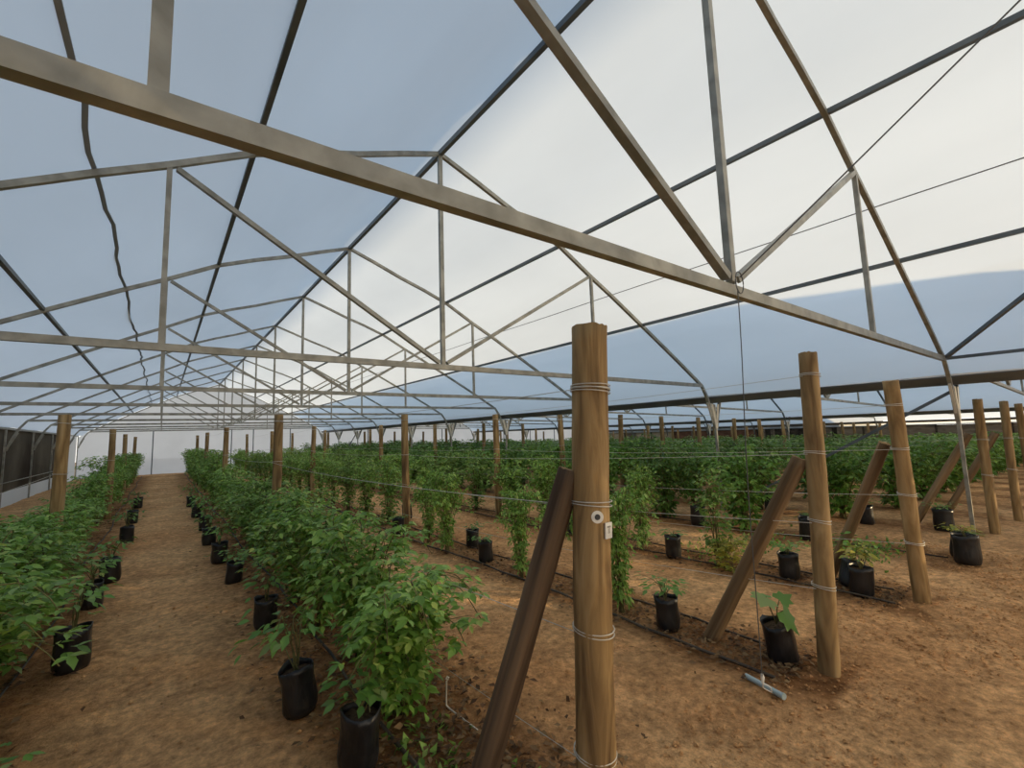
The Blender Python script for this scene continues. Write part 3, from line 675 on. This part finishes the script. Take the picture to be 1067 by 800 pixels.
# ---------------------------------------------------------------- grow bags with seedlings
def bag_mesh(seed, h=.29, r=.105):
    rg = random.Random(seed); mb = MB(); n = 24; rings = []
    prof = [(0, .92), (.03, 1.0), (.08, 1.02), (.14, 1.0), (.20, .98), (.25, 1.0), (.29, 1.04)]
    ph = [rg.uniform(0, 6) for _ in range(4)]
    for z, s in prof + [(.288, .99), (.26, .97)]:
        rings.append(len(mb.v))
        for j in range(n):
            a = 2 * math.pi * j / n; w = 1 + .035 * math.sin(3 * a + ph[0] + z * 12) + .025 * math.sin(7 * a + ph[1] - z * 20) + .02 * rg.uniform(-1, 1)
            mb.v.append((r * s * w * math.cos(a), r * s * w * math.sin(a), (z + (.012 * math.sin(2 * a + ph[2]) + .006 * rg.uniform(-1, 1) if z > .2 else 0)) * h / .29))
    for i in range(len(rings) - 1):
        for j in range(n): a, b = rings[i], rings[i + 1]; mb.f.append((a + j, a + (j + 1) % n, b + (j + 1) % n, b + j))
    mb.f.append(tuple(rings[0] + j for j in range(n))[::-1])
    me = mb.mesh('grow_bag', M['bag'], True)
    so = MB(); so.v.append((0, 0, h * .88)); 
    for j in range(n): a = 2 * math.pi * j / n; so.v.append((r * .95 * math.cos(a), r * .95 * math.sin(a), h * .86 + .006 * rg.uniform(-1, 1)))
    for j in range(n): so.f.append((0, 1 + j, 1 + (j + 1) % n))
    return me, so.mesh('soil', M['soil'], True)
BAGS = [bag_mesh(s) for s in range(4)]
BL = [  # x, y, size, tilt, leaf height, label
    (.83, 2.42, 1.0, .05, .16, 'black grow bag with round leaved seedling at the bottom edge, right of the path'),
    (.72, 3.10, 1.0, -.10, .34, 'black grow bag with drooping bright seedling, second on the right of the path'),
    (.78, 4.64, .95, .05, .22, 'black grow bag third along the right edge of the path, under overhanging vines'),
    (.71, 6.3, .9, .12, .15, 'squat black grow bag fourth along the right edge of the path'),
    (.68, 7.5, 1.0, 0, .25, 'black grow bag fifth along the right edge of the path'),
    (.66, 8.9, 1.0, 0, .3, 'black grow bag sixth along the right edge of the path'),
    (.70, 10.4, 1.0, 0, .3, 'black grow bag seventh along the right edge of the path'),
    (.66, 12.4, 1.0, .1, .3, 'black grow bag eighth along the right edge of the path'),
    (.66, 14.6, 1.0, 0, .3, 'black grow bag ninth along the right edge of the path'),
    (-.60, 3.06, .9, .1, .04, 'black grow bag cut by the bottom left edge of the photo'),
    (-.46, 4.78, 1.1, .03, .30, 'large black grow bag with leafy seedling, left edge of the path in front'),
    (-.50, 6.4, .95, 0, .26, 'black grow bag just behind the large one, left edge of path'),
    (-.43, 7.45, 1.05, 0, .22, 'black grow bag third along the left edge of the path'),
    (-.40, 10.2, 1.0, 0, .25, 'black grow bag fourth along the left edge of the path'),
    (-.42, 12.6, 1.0, 0, .25, 'black grow bag fifth along the left edge of the path'),
    (-.42, 15.5, 1.0, 0, .2, 'black grow bag sixth along the left edge of the path'),
    (3.30, 2.33, .95, .02, .16, 'black grow bag with small seedling, alone left of the light slanted brace'),
    (3.44, 1.52, 1.0, -.14, .17, 'tilted black grow bag with big maple-like leaf beside the front post'),
    (3.33, 4.99, .95, 0, .08, 'nearer black grow bag of the pair behind the dark split brace'),
    (3.61, 5.74, .95, 0, .10, 'farther black grow bag of the pair behind the dark split brace'),
    (3.18, 7.35, 1.05, 0, .06, 'black grow bag at the foot of a post beyond the foreground vines'),
    (3.9, 8.6, 1.0, 0, .1, 'black grow bag on the dirt beyond the pair, in the gap between vines'),
    (5.16, 3.50, 1.0, .03, .06, 'black grow bag with white patch between the vines of the third row'),
    (5.27, 2.20, 1.0, 0, .14, 'black grow bag seen between the light brace and the second front post'),
    (5.24, 1.57, 1.0, .05, .2, 'black grow bag standing in front at the foot of the third brace'),
    (5.42, 1.72, 1.0, .25, .22, 'leaning black grow bag pressed behind another at the third brace'),
    (7.17, 1.12, 1.2, .03, .12, 'wide grey black grow bag with yellow seedling at the foot of the steel column'),
    (7.42, 1.20, 1.1, .15, .06, 'black grow bag squeezed behind the wide one by the steel column'),
    (9.07, 1.62, 1.2, 0, .10, 'black grow bag seen left of the post beyond the steel column'),
    (8.90, 2.5, 1.1, 0, .12, 'black grow bag at the foot of the farther slanted brace'),
    (7.2, 2.7, 1.2, 0, .1, 'black grow bag under the dense vines left of the third front post'),
    (7.1, 4.3, 1.2, 0, .1, 'black grow bag under the vines of the fourth row, deeper in'),
    (9.1, 4.0, 1.2, 0, .1, 'black grow bag under the vines of the fifth row'),
    (5.2, 5.3, 1.0, 0, .1, 'black grow bag in the gap between third row vines, farther back'),
]
for i, (x, y, s, tilt, lh, lab) in enumerate(BL):
    p = empty('grow_bag_seedling', (x, y, gz(x) + .004), (tilt * .5, tilt, rg.uniform(0, 6) if abs(tilt) < .1 else 0)); tag(p, lab, 'potted plant', 'black grow bags with seedlings')
    m = BAGS[i % 4]; s *= .9; link('grow_bag', m[0], p, None, None, (s, s, s)); link('soil', m[1], p, None, None, (s, s, s))
    if i in (17,): continue
    sm = SEED[i % 4]; fm = sm[0]
    if i in (24, 26): fm = sm[0].copy(); fm.materials[0] = M['leafy']
    if lh > .02: link('foliage', fm, p, (0, 0, .25 * s), None, (.22 + lh * .28,) * 2 + (lh + .02,)); link('stems', sm[1], p, (0, 0, .25 * s), None, (.22 + lh * .28,) * 2 + (lh + .02,))
    if i == 17 - 0: pass
# the big maple-like leaves of the front bag
def palm_leaf(mb, c, d, up, s):
    d = Vector(d).normalized(); sd = d.cross(Vector(up)).normalized(); u = sd.cross(d); n = len(mb.v)
    out = [(-.08, 0), (-.38, -.12), (-.55, .12), (-.42, .28), (-.52, .55), (-.22, .58), (0, 1.0), (.22, .58), (.52, .55), (.42, .28), (.55, .12), (.38, -.12), (.08, 0)]
    mb.v.append(tuple(Vector(c) + d * s * .25 - u * .03 * s))
    for a, b in out: mb.v.append(tuple(Vector(c) + sd * a * s + d * b * s + u * (-.12 * abs(a) - .10 * b * b) * s))
    for j in range(len(out) - 1): mb.f.append((n, n + 1 + j, n + 2 + j))
    mb.f.append((n, n + len(out), n + 1))
fb = [o for o in COL.objects if o.get('label', '').startswith('tilted black grow bag with big')][0]
mb = MB(); stm = MB()
for (dx, dy, dz, d, s) in ((-.03, -.08, .36, (.1, -.5, -.95), .17), (-.02, .02, .43, (-.8, -.2, .05), .16), (.07, -.02, .38, (.7, -.3, .1), .12), (.03, .05, .40, (.2, .8, .1), .13)):
    palm_leaf(mb, (dx, dy, dz), d, (0, -.6, 1), s); stm.tube([(0, 0, .24), (dx * .5, dy * .5, .33), (dx, dy, dz)], .004, 5)
mb.build('broad_leaves', M['leafb'], fb, True); stm.build('stems', M['stem'], fb, True)
sb = [o for o in COL.objects if o.get('label', '').startswith('black grow bag with round leaved')][0]
mb = MB(); palm_leaf(mb, (.0, -.02, .36), (.2, -.7, -.2), (0, -.3, 1), .15); palm_leaf(mb, (.04, .05, .33), (.8, .3, .2), (0, 0, 1), .10); mb.build('broad_leaves', M['leafb'], sb, True)

# ---------------------------------------------------------------- litter, weeds, clods: nobody could count them
def litter(x, w, y0, y1, n, seed, name, lab, mat, sz):
    r = np.random.RandomState(seed); fo = Foliage(1)
    for i in range(n):
        t = r.rand() ** 1.5; p = np.array([r.randn() * w, (y1 - y0) * t, .012 + .02 * r.rand()]); a = r.rand() * 6.28
        fo.leaflet(p, np.array([math.cos(a), math.sin(a), r.randn() * .15]), sz * (.5 + r.rand()), r.randn() * .4)
    o = link(name, fo.mesh(mat), None, (x, y0, gz(x) + .0)); tag(o, lab, 'litter' if name != 'weeds' else 'weeds', kind='stuff')
M['litleaf'] = leaf_mat('dry leaves', [(0.13, 0.065, 0.026), (0.286, 0.169, 0.078), (0.416, 0.273, 0.13), (0.208, 0.104, 0.046), (0.091, 0.052, 0.026)], .8)
litter(1.25, .26, 1.6, 16, 6500, 1, 'leaf_litter', 'dry brown leaf litter under the first row right of the path', M['litleaf'], .045)
litter(-1.1, .25, 1.2, 16, 3000, 2, 'leaf_litter', 'dry brown leaf litter under the row left of the path', M['litleaf'], .045)
litter(3.38, .20, 1.4, 14, 3800, 3, 'leaf_litter', 'dry brown leaf litter under the second row right of the path', M['litleaf'], .04)
litter(5.35, .22, 1.3, 12, 2600, 4, 'leaf_litter', 'dry brown leaf litter under the third row right of the path', M['litleaf'], .04)
def weed(x, y, w, d, n, seed, lab, mat=None):
    r = np.random.RandomState(seed); fo = Foliage(1)
    for i in range(n):
        p = np.array([r.randn() * w, r.randn() * d, .0]); a = r.rand() * 6.28
        fo.leaflet(p, np.array([math.cos(a), math.sin(a), .8 + r.rand()]), .05 * (.5 + r.rand()), r.randn() * .6)
    tag(link('weeds', fo.mesh(mat or M['leaf']), None, (x, y, gz(x))), lab, 'weeds', kind='stuff')
weed(6.9, 2.0, .45, .16, 420, 1, 'low green weeds on the dirt between the front posts and steel column', M['leafb'])
weed(1.15, 2.3, .12, .25, 120, 2, 'low green weeds beside the drip hose by the foreground brace', M['leaf'])
weed(1.22, 1.75, .02, .03, 16, 3, 'small bright green sprout at the foot of the dark split brace', M['leafb'])
weed(6.3, 3.2, .6, .25, 400, 4, 'low green weeds under the third and fourth rows', M['leaf'])
def clods(x0, x1, y0, y1, n, seed, lab):
    r = random.Random(seed); mb = MB()
    for i in range(n):
        x, y = r.uniform(x0, x1), r.uniform(y0, y1); s = .004 + .012 * r.random() ** 3
        b = len(mb.v); z = gz(x) + s * .3
        for (a, c, e) in ((1, 0, 0), (0, 1, 0), (-1, 0, 0), (0, -1, 0), (0, 0, 1), (0, 0, -1)):
            mb.v.append((x + a * s * r.uniform(.6, 1.3), y + c * s * r.uniform(.6, 1.3), z + e * s * r.uniform(.5, .9)))
        for j in range(4): mb.f.append((b + j, b + (j + 1) % 4, b + 4)); mb.f.append((b + (j + 1) % 4, b + j, b + 5))
    tag(mb.build('dirt_clods', M['dirt']), lab, 'dirt clods', kind='stuff')
clods(1.2, 8.0, .2, 1.6, 7000, 1, 'small dirt clods scattered over the front of the dirt floor')
clods(-.4, 3.2, 1.6, 6, 1500, 2, 'small dirt clods scattered along the paths')
